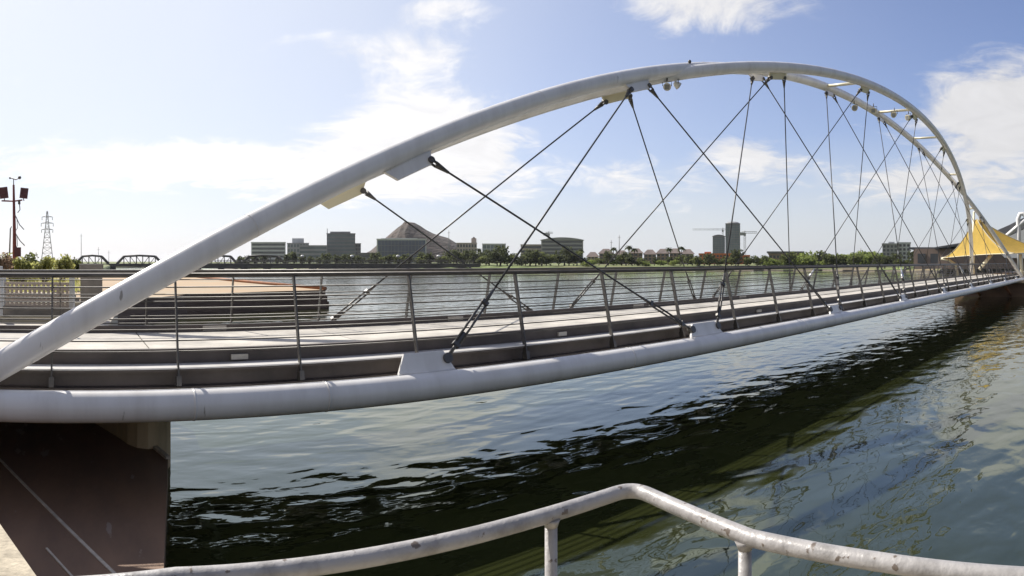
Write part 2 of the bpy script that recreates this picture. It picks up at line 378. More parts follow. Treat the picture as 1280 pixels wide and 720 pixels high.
tag(ab.build('bridge_abutment', conc_tan), 'tan rounded concrete abutment below the left end of the bridge deck', 'abutment')

# ------------------------------------------------------------------ the footbridge (one thing)
BR = empty('footbridge', 'white steel footbridge with crossed arches and crossing cables over the lake', 'footbridge', (0, 9.69, 0))
D1, D2, KK, S0, S1, H, NE, ZB = 7.3, 12.073, .3785, -1.685, 59.72, 8.78, 2.031, 1.50
ZC, RC, RA = 1.525, .18, .162
def arch(side, s, r=0):
    s0, s1 = (S0, S1) if side == 0 else (-1.12, 59.2)
    t = min(1, max(0, (s-s0)/(s1-s0))); h = H*(1-abs(2*t-1)**NE)
    d = D1+KK*h if side == 0 else D2-KK*h
    return Vector((s, d, ZB+h))
def archpts(side):
    out_ = []
    for i in range(97):
        t = i/96; t = .5-.5*math.cos(math.pi*t)
        s0, s1 = (S0, S1) if side == 0 else (-1.12, 59.2); out_.append(arch(side, s0+(s1-s0)*t))
    return out_
for side in (0, 1):
    pts = archpts(side); t0 = (pts[1]-pts[0]).normalized(); pts = [pts[0]-t0*.55] + pts + [pts[-1] + (pts[-1]-pts[-2]).normalized()*.55]
    o = MB().tube(pts, RA, 24).build('arch_tube', white, BR); o['label'] = 'near arch tube' if side == 0 else 'far arch tube'
    for s in (2.2, 7.7, 14, 20.3, 26.6, 33, 39.4, 45.8, 52):
        p = arch(side, s); t = (arch(side, s+.05)-p).normalized(); MB().tube([p-t*.008, p+t*.008], RA+.0035, 24).build('weld_collar', white, o)
for side, d in ((0, D1), (1, D2)):
    o = MB().tube([(-9 + i*1.0, d, ZC) for i in range(91)], RC, 24).build('chord_tube', white, BR)
    # weld collars where the pipe lengths meet
    for s in (1.3, 2.9, 8.2, 14.6, 21, 27.4, 33.8, 40.2, 46.6, 53):
        MB().tube([(s-.012, d, ZC), (s+.012, d, ZC)], RC+.004, 24).build('weld_collar', white, o)
MID = (D1+D2)/2
def both(d): return (d, 2*MID-d)
SX0, SX1 = -2.2, 80
dk = MB(); x = SX0
while x < SX1:
    dk.box(x, min(x+3.18, SX1), 8.22, 11.16, EYE-1.40, EYE-1.22); x += 3.2
dk.build('deck_slab', deckm, BR)
for side in (0, 1):
    def yy(a, b):
        return (a, b) if side == 0 else (2*MID-b, 2*MID-a)
    ym = yy(8.125, 8.21); o = MB().box(SX0, SX1, ym[0], ym[1], EYE-1.285, EYE-1.10).build('kerb_plate', girder, BR)
    wb = MB(); ym = yy(7.90, 7.96); wb.box(SX0, SX1, ym[0], ym[1], EYE-1.51, EYE-1.325)
    ym = yy(7.775, 8.12); wb.box(SX0, SX1, ym[0], ym[1], EYE-1.325, EYE-1.2975); wb.box(SX0, SX1, ym[0], ym[1], EYE-1.535, EYE-1.512)
    wb.build('edge_girder', girder, BR)
    fl = MB(); ym = yy(7.77, 8.12); fl.box(SX0, SX1, ym[0], ym[1], EYE-1.297, EYE-1.28); fl.build('sunlit_flange_top', white, BR)  # white cover on the flange: the sunlit strip is put into its colour
    ym = yy(7.42, 7.77); MB().box(SX0, SX1, ym[0], ym[1], EYE-1.60, EYE-1.575).build('walkway_plate', oliv, BR)
s = -1.0
while s < 60.5:      # floor beams under the deck tying the two chord tubes
    fb = MB(); fb.box(s-.06, s+.06, D1, D2, EYE-1.80, EYE-1.61); fb.build('floor_beam', girder, BR); s += 3.2
MB().box(-6, .9, 7.6, 11.9, 1.315, 1.535).build('sun_stop_slab', conc_tan, BR)  # unseen slab added to stop sun leaking onto the landing
# kerb fixtures
for px, y, ww in ((299, 446, .22), (702, 414, .18), (948, 384, .2)):
    th = (px-X0)/F; s = 8.12*math.tan(th)
    o = MB().box(s-ww/2, s+ww/2, 8.085, 8.124, EYE-1.25, EYE-1.185).build('kerb_light', deckm, BR); o['label'] = 'small pale box light on the near kerb'
for px, ww in ((269, .42), (571, .36), (800, .4), (930, .4)):
    th = (px-X0)/F; s = 11.1*math.tan(th)
    o = MB().box(s-ww/2, s+ww/2, 11.135, 11.168, EYE-1.20, EYE-1.12).build('kerb_light', deckm, BR); o['label'] = 'pale rectangular light set in the far kerb'
# railings
posts = [-1.85, -.32, 1.2, 2.75, 4.45, 6.35] + [8.3+2*i for i in range(26)]
for side in (0, 1):
    def Q(s, f, o=0):     # f 0 at the foot, 1 at the handrail
        d = 7.735 + .30*f + o
        return Vector((s, d if side == 0 else 2*MID-d, EYE-1.49+1.32*f))
    rail = MB().tube([Q(-2.2, 1), Q(30, 1), Q(61, 1)], .030, 12).build('railing', dark, BR)
    rail['label'] = 'near railing leaning inwards' if side == 0 else 'far railing leaning inwards'
    for k in range(7):
        f = .30+.098*k
        MB().tube([Q(-2.2, f, .03), Q(30, f, .03), Q(61, f, .03)], .0092, 6).build('rail_bar', dark, rail)
    for s in posts:
        b = MB(); up = Q(0, 1)-Q(0, 0); un = up.normalized(); nrm = un.cross(Vector((1,0,0)))
        b.obox((Q(s, 0)+Q(s, .985))/2, Vector((.010,0,0)), nrm*.036, up/2*.985)
        b.obox(Q(s, .04), Vector((.03,0,0)), nrm*.055, un*.06)
        b.build('railing_post', dark, rail)
# struts between the arches
for s in (11.6, 17.5, 23.1, 29.3, 34.7, 41.5, 47.5):
    a = arch(0, s); b = arch(1, s)
    if (a-b).length > .35: MB().tube([a, b], .06, 10).build('arch_strut', cream, BR)
# end collars where the arches meet the chords
for side in (0, 1):
    for s in (S0, S1):
        p = arch(side, s); MB().tube([(s-.5, p.y, ZC), (s+.5, p.y, ZC)], RC+.02, 20).build('arch_collar', white, BR)

def octplate(c, t, u, L2, hh, thk, name, m, bead=.165):
    """plate centred on c, along t, standing out along u by hh with cut corners"""
    nrm = t.cross(u).normalized(); c = Vector(c)
    poly = [c - t*L2, c - t*L2 + u*hh*.40, c - t*L2*.70 + u*hh, c + t*L2*.70 + u*hh, c + t*L2 + u*hh*.40, c + t*L2]
    b = MB(); b.prism([p - nrm*thk/2 for p in poly], nrm*thk); pl_ = b.build(name, m, BR, .007)
    bd = MB()
    for w_ in (-1, 1): bd.tube([c - t*L2 + nrm*w_*thk*.5 + u*bead, c + t*L2 + nrm*w_*thk*.5 + u*bead], .009, 6)
    bd.build('weld_bead', m, pl_)
    return pl_
ch_s = [4.36]+[4.20+6.4*j for j in range(1, 9)]
ar_s = [4.62, 10.8, 17.1] + ch_s[3:]
def chain(side):
    d = (D1, D2)[side]
    for j in range(9):
        s = ch_s[j]; a = arch(side, ar_s[j]); c = Vector((s, d, ZC)); u = (arch(side, s)-c); u.x = 0; u.normalize(); t = Vector((1,0,0))
        hp = (.43, .42, .38)[min(j, 2)]
        octplate(c + u*.02, t, u, (.43, .54, .44)[min(j, 2)], hp, .05, 'gusset_plate', white)
        ta = (arch(side, ar_s[j]+.1)-arch(side, ar_s[j]-.1)).normalized(); dn = (c-a); dn -= ta*dn.dot(ta); dn.normalize()
        octplate(a, ta, dn, .50 if j < 3 else .42, .36, .05, 'arch_gusset', white if side == 0 else cream)
    def lowpin(j, sgn):
        c = Vector((ch_s[j], d, ZC)); u = (arch(side, ch_s[j])-c); u.x = 0; u.normalize(); return c + u*(.34, .33, .30)[min(j, 2)] + Vector((sgn*(.34, .44, .34)[min(j, 2)], 0, 0))
    def uppin(j, sgn):
        a = arch(side, ar_s[j]); ta = (arch(side, ar_s[j]+.1)-arch(side, ar_s[j]-.1)).normalized()
        c = Vector((ch_s[j], d, ZC)); dn = (c-a); dn -= ta*dn.dot(ta); dn.normalize()
        return a + dn*.30 + ta*sgn*.38
    for j in range(9):
        for sgn in (-1, 1):
            k = j+sgn
            if k < 0 or k > 8: continue
            a = uppin(j, sgn); b = lowpin(k, -sgn); t = (b-a).normalized(); nrm = t.cross(Vector((1,0,0))).normalized(); sd_ = t.cross(nrm)
            ln = (b-a).length; steep = abs(t.x) < .55
            cb = MB().tube([a + t*.2, a+t*(ln/2), b - t*1.35], .017, 8).build('cable', cablem, BR)
            up_ = MB(); up_.tube([a - nrm*.06, a + nrm*.06], .055, 12); 
            for w_ in (-.045, .045): up_.tube([a+nrm*w_ - t*.03, a+nrm*w_+t*.13], .022, 6)
            up_.tube([a+t*.10, a+t*.34], [.055, .022], 10); up_.build('clevis', dark, cb)
            lo = MB()
            if steep: 
                for w_ in (-.07, .07): lo.tube([b+sd_*w_ + t*.03, b+sd_*w_ - t*.9], .019, 6)
                lo.obox(b - t*.86, sd_*.10, nrm*.04, t*.03); lo.obox(b - t*.3, sd_*.10, nrm*.035, t*.025)
                lo.tube([b - nrm*.07, b+nrm*.07], .05, 12); lo.build('fork_end', dark, cb)
                MB().tube([b-t*.9, b-t*1.02, b-t*1.16, b-t*1.42], [.055, .06, .038, .02], 12).build('socket', socket, cb)
            else:
                for w_ in (-.036, .036): lo.tube([b+sd_*w_ - t*.25, b+sd_*w_ - t*1.15], .019, 6)
                lo.tube([b, b-t*.5], .026, 8); lo.obox(b - t*.27, sd_*.055, nrm*.03, t*.03); lo.obox(b - t*1.13, sd_*.055, nrm*.03, t*.03)
                lo.tube([b - nrm*.06, b+nrm*.06], .07, 14); lo.build('turnbuckle', dark, cb)
                MB().tube([b-t*1.12, b-t*1.45], [.034, .019], 10).build('socket', dark, cb)
chain(0); chain(1)

# far pier of this span
pr = empty('bridge_pier', 'brown concrete pier standing in the water at the right end of the span', 'pier', (60, 9.7, 0))
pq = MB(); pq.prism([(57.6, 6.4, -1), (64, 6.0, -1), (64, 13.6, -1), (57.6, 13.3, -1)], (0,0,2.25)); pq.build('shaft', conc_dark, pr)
pq = MB(); pq.prism([(56.9, 5.9, 1.251), (65, 5.5, 1.251), (65, 14.0, 1.251), (56.9, 13.7, 1.251)], (0,0,.09)); pq.build('pier_cap', conc_tan, pr)
for y in (8.2, 11):
    MB().tube([(54.2, y, 1.2), (57.7, y, .15)], .13, 8).build('brace', rust, pr)

# lights fixed to the arches
def floodlight(p, aim, label, m=white, sc_=1.0):
    aim = Vector(aim).normalized(); p = Vector(p)
    e = empty('floodlight', label, 'floodlight', tuple(p), 'floodlights on the arches')
    sv_ = aim.cross(Vector((0,0,1))).normalized(); up = sv_.cross(aim)
    b = MB(); b.tube([p - aim*.12*sc_, p - aim*.06*sc_, p+aim*.10*sc_], [.05*sc_, .10*sc_, .14*sc_], 14); b.build('lamp_head', m, e)
    q = MB(); q.obox(p + aim*.106*sc_, sv_*.085*sc_, up*.085*sc_, aim*.006); q.build('lens', bgrey, e)
    q = MB(); q.tube([p - sv_*.15*sc_, p - sv_*.15*sc_ + Vector((0,0,.16*sc_)), p + sv_*.15*sc_ + Vector((0,0,.16*sc_)), p+sv_*.15*sc_], .014*sc_, 6); q.tube([p+Vector((0,0,.16*sc_)), p+Vector((0,0,.30*sc_))], .02, 6); q.build('bracket', dark, e)
aa = arch(0, 12.2); floodlight(aa + Vector((0, -.02, -.36)), (-.6, -.5, -.5), 'white floodlight under the arch, nearest the middle gusset plate', white, .7)
aa = arch(0, 12.65); floodlight(aa + Vector((0, -.02, -.36)), (.7, -.4, -.5), 'white floodlight under the arch, right of its twin by the gusset', white, .7)
for i, (s, o_) in enumerate(((26.1, .1), (27.0, .5), (28.2, .9), (29.0, 1.2))):
    aa = arch(0, s)*(1-o_/1.3) + arch(1, s)*(o_/1.3)
    floodlight(aa + Vector((0, 0, -.42)), (-.7, -.5+.3*i, -.3), ['left white floodlight of four clustered between the arches near midspan', 'second white floodlight from the left in the midspan cluster', 'third white floodlight from the left in the midspan cluster', 'right white floodlight of four clustered between the arches near midspan'][i], cream, 1.0)
aa = arch(1, 13.0) if False else arch(1, 13.15)
bc = empty('beacon_lamp', 'tiny beacon lamp standing on top of the arch left of its crown', 'beacon', tuple(aa + Vector((0,0,RA))))
MB().tube([aa+Vector((0,0,RA-.01)), aa+Vector((0,0,RA+.08))], .02, 8).build('stem', dark, bc)
MB().sphere(aa+Vector((0,0,RA+.10)), .045, 10, 8).build('lamp_globe', dark, bc)

# ------------------------------------------------------------------ foreground handrail
hr = empty('handrail', 'chipped white pipe handrail with a bent corner in the foreground', 'handrail', (1.4, 1.27, 1.55))
zr = EYE-.677
a = Vector((-2.2, 1.08, zr)); b = Vector((.209, 1.381, zr)); c = Vector((.909, 1.325, zr)); k = Vector((1.468, 1.288, zr)); d = Vector((1.37, .82, zr)); e = Vector((1.385, .49, zr)); f = Vector((1.40, -.9, zr))
rp = [a, b, c]
p0 = k + (c-k).normalized()*.075; p1 = k + (d-k).normalized()*.075
for i in range(9):
    t = i/8; rp.append(p0*(1-t)**2 + k*2*t*(1-t) + p1*t*t)
rp += [d, e, f]
MB().tube(rp, .0212, 24).build('top_rail', chipped, hr)
def rpost(p):
    b = MB(); b.tube([p + Vector((0,0,-.012)), Vector((p.x, p.y, 1.55))], .017, 16); b.tube([p + Vector((0,0,-.034)), p + Vector((0,0,-.021)), p + Vector((0,0,-.012))], [.0175, .022, .026], 16); b.tube([Vector((p.x, p.y, 1.55)), Vector((p.x, p.y, 1.562))], .05, 16); b.build('post', chipped, hr)
def onrail(px):
    az_ = (px-X0)/F; dirv = Vector((math.sin(az_), math.cos(az_), 0)); best = None
    for q, r_ in zip(rp[:-1], rp[1:]):
        for i in range(60):
            m_ = q.lerp(r_, i/60); er = abs(math.atan2(m_.x, m_.y)-az_)
            if best is None or er < best[0]: best = (er, m_)
    return best[1]
rpost(onrail(690)); rpost(onrail(932)); rpost(Vector((-1.2, 1.206, zr))); rpost(Vector((1.397, -.5, zr)))
pl = MB(); pl.box(-4, 1.52, -3, 1.42, 1.25, 1.55); 
plo = MB(); plo.prism([(-4, -3, 1.25), (1.52, -3, 1.25), (1.52, 1.40, 1.25), (-4, 1.40, 1.25)], (0,0,.30)); tag(plo.build('viewing_platform', conc_pale), 'concrete platform carrying the white pipe handrail', 'platform')

# ------------------------------------------------------------------ left bank things
pil = empty('masonry_pillar', 'grey masonry gate pillar beside the arch at the plaza end', 'pillar', tuple(P(114, 13.6, Z=1.91)))
pc = P(114, 13.75, Z=0)
MB().box(pc.x-.23, pc.x+.23, pc.y-.2, pc.y+.25, 1.912, 2.95).build('shaft', block, pil, .01)
MB().box(pc.x-.25, pc.x+.25, pc.y-.22, pc.y+.27, 2.952, 3.10).build('capstone', block, pil, .015)
lf = empty('lattice_fence', 'pale pierced lattice fence on the plaza at the left edge', 'fence', tuple(P(45, 14.6, Z=1.91)))
fa, fb_ = P(4, 15.0, Z=0), P(90, 14.4, Z=0); fv = (fb_-fa); fl_ = fv.length; ft = fv.normalized(); fn = Vector((-ft.y, ft.x, 0))
lat = MB()
nv = 15
for i in range(nv+1): lat.obox(fa + ft*(fl_*i/nv) + Vector((0,0,2.40)), ft*.024, fn*.03, Vector((0,0,.26)))
for i in range(5): lat.obox(fa + fv/2 + Vector((0,0,2.16+.125*i)), ft*fl_/2, fn*.034, Vector((0,0,.028)))
lat.build('lattice_panel', btan, lf)
MB().obox(fa+fv/2+Vector((0,0,2.02)), ft*(fl_/2+.05), fn*.09, Vector((0,0,.108))).build('base_wall', block, lf)
for q in (0, 1): MB().obox(fa+fv*q+Vector((0,0,2.36)), ft*.05, fn*.05, Vector((0,0,.44))).build('fence_post', bwhite, lf)
gp = P(-1, 14.0, Z=0); tag(MB().box(gp.x-.07, gp.x+.07, gp.y-.07, gp.y+.07, 1.912, 3.05).build('gate_post', bwhite, bevel=.01), 'white square gate post cut by the left edge of the photo', 'post')

# red floodlight mast
mp_ = P(18.5, 42, Z=2.0); D_ = 42; px_m = D_/F
mast = empty('floodlight_mast', 'red steel floodlight mast with two lamp boxes standing in the shrubs', 'mast', tuple(mp_))
ax = Vector((math.cos((18-X0)/F), -math.sin((18-X0)/F), 0)); ay = Vector((0,0,1))
def MP(px, y): return mp_ + ax*((px-18.5)*px_m) + Vector((0,0, EYE+(Y0-y)*px_m - mp_.z))
MB().tube([MP(18.5, 345), MP(18, 290), MP(17, 231)], [.16, .11, .07], 12).build('pole', redm, mast)
MB().tube([MP(2, 251), MP(17, 251.5), MP(28, 250)], .05, 8).build('cross_arm', redm, mast)
for (pa, pb, lab) in (((-1, 234), (10, 248), 0), ((25, 235), (35, 248), 1)):
    cx, cy = (pa[0]+pb[0])/2, (pa[1]+pb[1])/2; c_ = MP(cx, cy); bb = MB(); hw = (pb[0]-pa[0])/2*px_m; hh = (pb[1]-pa[1])/2*px_m
    ux_ = (ax*1.0 + Vector((0,0,-.12 if lab else .12))).normalized(); uz_ = (Vector((0,0,1)) + ax*(.12 if lab else -.12)).normalized(); uy_ = ux_.cross(uz_)
    for i in (-1, 0, 1):
        for j in (-1, 0, 1):
            bb.obox(c_ + ux_*hw*.66*i + uz_*hh*.66*j + uy_*random.uniform(-.04,.04), ux_*hw*.31, uy_*.16, uz_*hh*.31)
    bb.obox(c_, ux_*hw, uy_*.05, uz_*hh); bb.tube([c_ - uz_*hh, MP(30 if lab else 6, 251)], .03, 6)
    bb.build('lamp_box', lampred, mast)
for (p, q) in (((19, 281), (30, 287)), ((19, 303), (31, 307))):
    b = MB(); b.tube([MP(*p), MP(p[0]-5+2, p[1]-12), MP(*p)], .02, 5, False); b.tube([MP(p[0], p[1]-12), MP((p[0]+q[0])/2, q[1]-6), MP(*q)], .03, 6); b.tube([MP(p[0]+2, p[1]-9), MP(p[0]+3, p[1]+4), MP(p[0], p[1]+8)], .02, 6); b.build('side_bracket', pylonm, mast)
b = MB(); b.tube([MP(12, 222), MP(20, 224.5), MP(25, 222)], .035, 6); b.tube([MP(17, 231), MP(17, 223)], .03, 6); b.sphere(MP(24.5, 222), .11, 8, 6); b.sphere(MP(12.5, 222.5), .07, 8, 6); b.build('wind_sensor', dark, mast)
b = MB(); b.tube([MP(24, 251), MP(25, 262), MP(22, 266)], .03, 6); b.obox(MP(24, 253), ax*.08, ax.cross(ay)*.08, ay*.12); b.build('camera_bracket', dark, mast)
MB().obox(MP(22, 315), ax*.22, ax.cross(ay)*.15, ay*.3).build('control_box', lampred, mast)
sp_ = P(13, 45, Z=2.0); b = MB(); b.tube([P(11, 45, Z=2), P(13, 45, y=286), P(14.5, 45, y=283)], [.07, .045, .03], 8); tag(b.build('side_mast', pylonm), 'thin leaning grey pole just left of the red mast', 'pole')

# lattice pylon and thin poles
def pylon(px, D, ytop, ybase, hw0):
    e = empty('power_pylon', 'grey lattice power pylon with three cross arms beyond the shrubs', 'pylon', tuple(P(px, D, y=ybase)))
    a0 = (px-X0)/F; ax = Vector((math.cos(a0), -math.sin(a0), 0)); an = Vector((math.sin(a0), math.cos(a0), 0)); m = D/F
    z0, z1 = P(px, D, y=ybase).z, P(px, D, y=ytop).z; c = P(px, D, Z=0)
    b = MB(); lev = 11; pts = []
    for i in range(lev+1):
        t = i/lev; h = hw0*m*(1-t)**1.2 + .25; z = z0+(z1-z0)*t
        pts.append([c + ax*h*sx + an*h*sy + Vector((0,0,z)) for sx, sy in ((-1,-1),(1,-1),(1,1),(-1,1))])
    for i in range(lev):
        for j in range(4):
            b.tube([pts[i][j], pts[i+1][j]], .16, 4, False); b.tube([pts[i][j], pts[i+1][(j+1) % 4]], .08, 4, False); b.tube([pts[i+1][j], pts[i+1][(j+1) % 4]], .07, 4, False)
    b.build('lattice_body', pylonm, e)
    for fr, wd in ((.90, 6.5), (.79, 7.5), (.68, 7)):
        z = z0+(z1-z0)*fr; q = MB(); q.tube([c - ax*wd*m+Vector((0,0,z)), c+Vector((0,0,z+.6)), c+ax*wd*m+Vector((0,0,z))], .13, 4); q.tube([c - ax*wd*m+Vector((0,0,z)), c+ax*wd*m+Vector((0,0,z))], .1, 4)
        for s_ in (-1, 1): q.tube([c+ax*wd*m*s_+Vector((0,0,z)), c+ax*wd*m*s_+Vector((0,0,z-1.6))], .15, 5)
        q.build('cross_arm', pylonm, e)
pylon(59, 330, 264, 336, 8)
for px, yt, yb, r_, lab in ((101.5, 292, 334, .16, 'tall thin pole left of the first truss span'), (123, 309, 334, .13, 'short thin pole above the first truss span'), (136, 313, 334, .12, 'faint thin pole between the two left truss spans'),
                       (561, 288, 332, .2, 'thin pole beside the brown butte'), (764, 300, 332, .2, 'thin pole left of the taller one by the brown apartments'), (774, 294, 332, .22, 'taller thin pole rising over the brown apartments'), (1076, 310, 332, .2, 'thin pole above the bright green thicket')):
    b = MB(); b.tube([P(px, 300, y=yb), P(px, 300, y=yt)], [r_, r_*.6], 6); b.tube([P(px-1.6, 300, y=yt+3), P(px+1.6, 300, y=yt+3)], r_*.5, 5); tag(b.build('utility_pole', pylonm), lab, 'pole', 'thin poles on the horizon')

# ------------------------------------------------------------------ old truss bridge and low road bridge
tb = empty('truss_bridge', 'dark old steel truss bridge crossing the lake on the left', 'bridge', tuple(P(180, 270, Z=0)))
DT = 270
def TP(px, y, off=0): return P(px, DT+off, y=y)
for (x0, x1) in ((91, 139), (143, 206), (209, 242), (245, 300), (298, 360)):
    b = MB(); n = max(5, int((x1-x0)/9))
    for off in (0, 5.5):
        xs = [x0+4+(x1-x0-8)*i/(n) for i in range(n+1)]; e0, e1 = xs[1], xs[-2]
        b.tube([TP(x0+3, 330, off), TP(e0, 320.5, off)], .55, 6); b.tube([TP(x1-3, 330, off), TP(e1, 320.5, off)], .55, 6)
        b.tube([TP(e0-.4, 320.5, off), TP((x0+x1)/2, 319.4, off), TP(e1+.4, 320.5, off)], .42, 6)
        for i in range(1, n): b.tube([TP(xs[i], 320.5, off), TP(xs[i], 331, off)], .2, 4)
        for i in range(1, n-1):
            q, r_ = (i, i+1) if i < n/2 else (i+1, i)
            b.tube([TP(xs[q], 320.5, off), TP(xs[r_], 331, off)], .13, 4)
    for i in range(1, n): b.tube([TP(xs[i], 320.5, 0), TP(xs[i], 320.5, 5.5)], .15, 4)
    b.build('truss_span', trussm, tb)
b = MB(); b.prism([TP(84, 329.5), TP(84, 333.5), TP(340, 333.5), TP(340, 329.5)], Vector((.3, 5.5, 0))); b.build('deck_girder', trussm, tb)
for px in (92, 141, 208, 243, 300, 349):
    p = P(px, DT+3, Z=0); MB().box(p.x-1.1, p.x+1.1, p.y-3.5, p.y+3.5, -1, .95).build('bridge_pier', bdark, tb)
rb = empty('road_bridge', 'long low dark road bridge with globe lamps in front of the skyline', 'bridge', tuple(P(420, 244, Z=0)))
b = MB(); n = 24
def RP(px, y, off=0): return P(px, 242+off, y=y)
for i in range(n):
    x0 = 236+(600-236)*i/n; x1 = 236+(600-236)*(i+1)/n
    b.prism([RP(x0, 329.2), RP(x0, 335.4), RP(x1, 335.4), RP(x1, 329.2)], Vector((2.5, 9, 0)))
b.build('deck_girder', trussm, rb)
b = MB()
for i in range(90):
    x0 = 236+364*i/89; b.tube([RP(x0, 329.4), RP(x0, 325.4)], .07, 4, False)
for y in (325.4, 327.3): b.tube([RP(236+364*i/24, y) for i in range(25)], .1, 4)
b.build('parapet_railing', trussm, rb)
for i in range(12):
    p = RP(250+29*i, 335); MB().box(p.x-.7, p.x+.7, p.y+1, p.y+6, -1, p.z+.02).build('bridge_pier', bdark, rb)
for i, px in enumerate((378, 440, 497.5, 548)):
    q = MB().tube([RP(px, 331), RP(px, 321.5)], .1, 6).build('lamp_post', trussm, rb); MB().sphere(RP(px, 320.3), .62, 10, 8, (1.2, 1.2, .8)).build('globe', white, q)

# ------------------------------------------------------------------ skyline
def frame(px, D):
    a0 = (px-X0)/F; return Vector((math.cos(a0), -math.sin(a0), 0)), Vector((math.sin(a0), math.cos(a0), 0))
def building(name, label, x0, x1, ytop, D, wall, glass, rows, cols, style='grid', roof='flat', depth=None, extra=None, turn=0.0, cat='building', group=None, roofmat=None, mull=None):
    pxc = (x0+x1)/2; ax, an = frame(pxc, D); m = D/F; hw = (x1-x0)/2*m; dp = depth or hw*1.2
    if turn:
        c_, s_ = math.cos(turn), math.sin(turn); ax, an = ax*c_+an*s_, an*c_-ax*s_
    c = P(pxc, D, Z=0) + an*dp; zt = P(pxc, D, y=ytop).z; z0 = 1.2
    e = empty(name, label, cat, (c.x, c.y, 1.5), group)
    bw = MB(); bw.obox(c+Vector((0,0,(zt+z0)/2)), ax*hw, an*dp, Vector((0,0,(zt-z0)/2)))
    bw.build('wall', wall, e)
    if roof == 'flat':
        r_ = MB(); r_.obox(c+Vector((0,0,zt+.35)), ax*(hw+.3), an*(dp+.3), Vector((0,0,.34))); r_.build('parapet', roofmat or wall, e)
    elif roof == 'hip':
        r_ = MB(); q = [c - ax*(hw+.6) - an*(dp+.6), c + ax*(hw+.6) - an*(dp+.6), c + ax*(hw+.6) + an*(dp+.6), c - ax*(hw+.6) + an*(dp+.6)]
        z = Vector((0,0,zt+.02)); rh = Vector((0,0,zt+2.3)); g0 = c - ax*hw*.45 + rh; g1 = c + ax*hw*.45 + rh
        r_.quad(q[0]+z, q[1]+z, g1, g0); r_.quad(q[2]+z, q[3]+z, g0, g1); r_.tri(q[1]+z, q[2]+z, g1); r_.tri(q[3]+z, q[0]+z, g0); r_.quad(q[3]+z, q[2]+z, q[1]+z, q[0]+z)
        r_.build('roof', roofm, e)
    elif roof == 'curve':
        r_ = MB(); poly = []
        for i in range(13):
            t = -1+2*i/12; poly.append(c - an*(dp+.5) + ax*(hw+.8)*t + Vector((0,0,zt+.05+1.9*(1-t*t))))
        poly += [c - an*(dp+.5) + ax*(hw+.8)+Vector((0,0,zt+.02)), c - an*(dp+.5) - ax*(hw+.8)+Vector((0,0,zt+.02))]
        r_.prism(poly, an*2*(dp+.5)); r_.build('roof', roofmat or wall, e)
    hh = (zt-2.2)/rows
    faces = [(ax, an, hw, dp), (an, -ax, dp, hw), (-an, ax, dp, hw)]
    for fi, (u, nrm, uw, nd) in enumerate(faces):
        fcol = cols if fi == 0 else max(1, int(cols*uw/hw)); fc = c - nrm*nd
        for r0 in range(rows):
            z = 2.2+hh*(r0+.55)
            if style == 'band':
                q = MB(); q.obox(fc + Vector((0,0,z)), u*uw*.95, nrm*.07, Vector((0,0,hh*.27))); q.build('window_band', glass, e)
            elif style == 'grid' and fi < 2:
                if fi == 0 or fcol*rows + cols*rows <= 95:
                    for k_ in range(fcol):
                        uu = -uw + 2*uw*(k_+.5)/fcol; q = MB(); q.obox(fc + u*uu + Vector((0,0,z)), u*(uw/fcol*.62), nrm*.07, Vector((0,0,hh*.30))); q.build('window', glass, e)
            elif style == 'curtain' and r0 == 0:
                q = MB(); q.obox(fc + Vector((0,0,(zt+2)/2)), u*uw*.96, nrm*.07, Vector((0,0,(zt-2)/2*.94))); g_ = q.build('curtain_glazing', glass, e)
                for k_ in range(1, fcol):
                    uu = -uw*.96 + 2*uw*.96*k_/fcol; q = MB(); q.obox(fc - nrm*.1 + u*uu + Vector((0,0,(zt+2)/2)), u*.14, nrm*.08, Vector((0,0,(zt-2)/2*.94))); q.build('mullion', mull or wall, g_)
                for k_ in range(1, rows):
                    zz = 2+ (zt-2)*k_/rows; q = MB(); q.obox(fc - nrm*.11 + Vector((0,0,zz)), u*uw*.96, nrm*.08, Vector((0,0,.2))); q.build('spandrel', mull or wall, g_)
    if extra: extra(e, c, ax, an, hw, dp, zt, m)
    return e
def penthouse(fr, w_, h_, mm=None):
    def f_(e, c, ax, an, hw, dp, zt, m):
        q = MB(); q.obox(c+ax*hw*fr+Vector((0,0,zt+.7+h_*m/2)), ax*hw*w_, an*dp*.5, Vector((0,0,h_*m/2))); q.build('roof_plant', mm or bgrey, e)
    return f_
building('office_block', 'pale low office block at the left of the skyline', 314, 357, 303.5, 560, bwhite, glass_d, 5, 9, 'band')
building('office_block', 'light grey block with round topped plant room left of the charcoal tower', 359, 386, 304.5, 620, bgrey, glass_t, 4, 7, 'grid', extra=penthouse(0, .55, 6, bwhite))
building('office_block', 'plain grey annex touching the left side of the charcoal tower', 374, 409, 307.5, 575, bgrey, glass_t, 4, 8, 'band')
def tower_top(e, c, ax, an, hw, dp, zt, m):
    q = MB(); q.obox(c+ax*(-.05*hw)+Vector((0,0,zt+.7+m*1.2)), ax*hw*.72, an*dp*.7, Vector((0,0,m*1.2))); q.build('roof_plant', bgrey, e)
    q = MB(); q.tube([c - ax*hw*.97 - an*dp*.97+Vector((0,0,zt+.7)), c - ax*hw*.97 - an*dp*.97 + Vector((0,0,zt+m*7))], .3, 5); q.build('antenna', bdark, e)
building('office_tower', 'tall charcoal office tower with a roof antenna on the left skyline', 408.5, 444, 292.5, 590, bdark, glass_t, 8, 9, 'band', extra=tower_top)
building('office_annex', 'small dark stepped annex on the right of the charcoal tower', 444, 451, 305, 600, bdark, glass_d, 5, 2, 'grid')
building('glass_hall', 'blue glass fronted hall with white roof band before the brown butte', 471, 533, 299.5, 480, bwhite, glass_b, 4, 14, 'curtain', mull=bdark, extra=penthouse(-.1, .75, 1.2, bwhite))
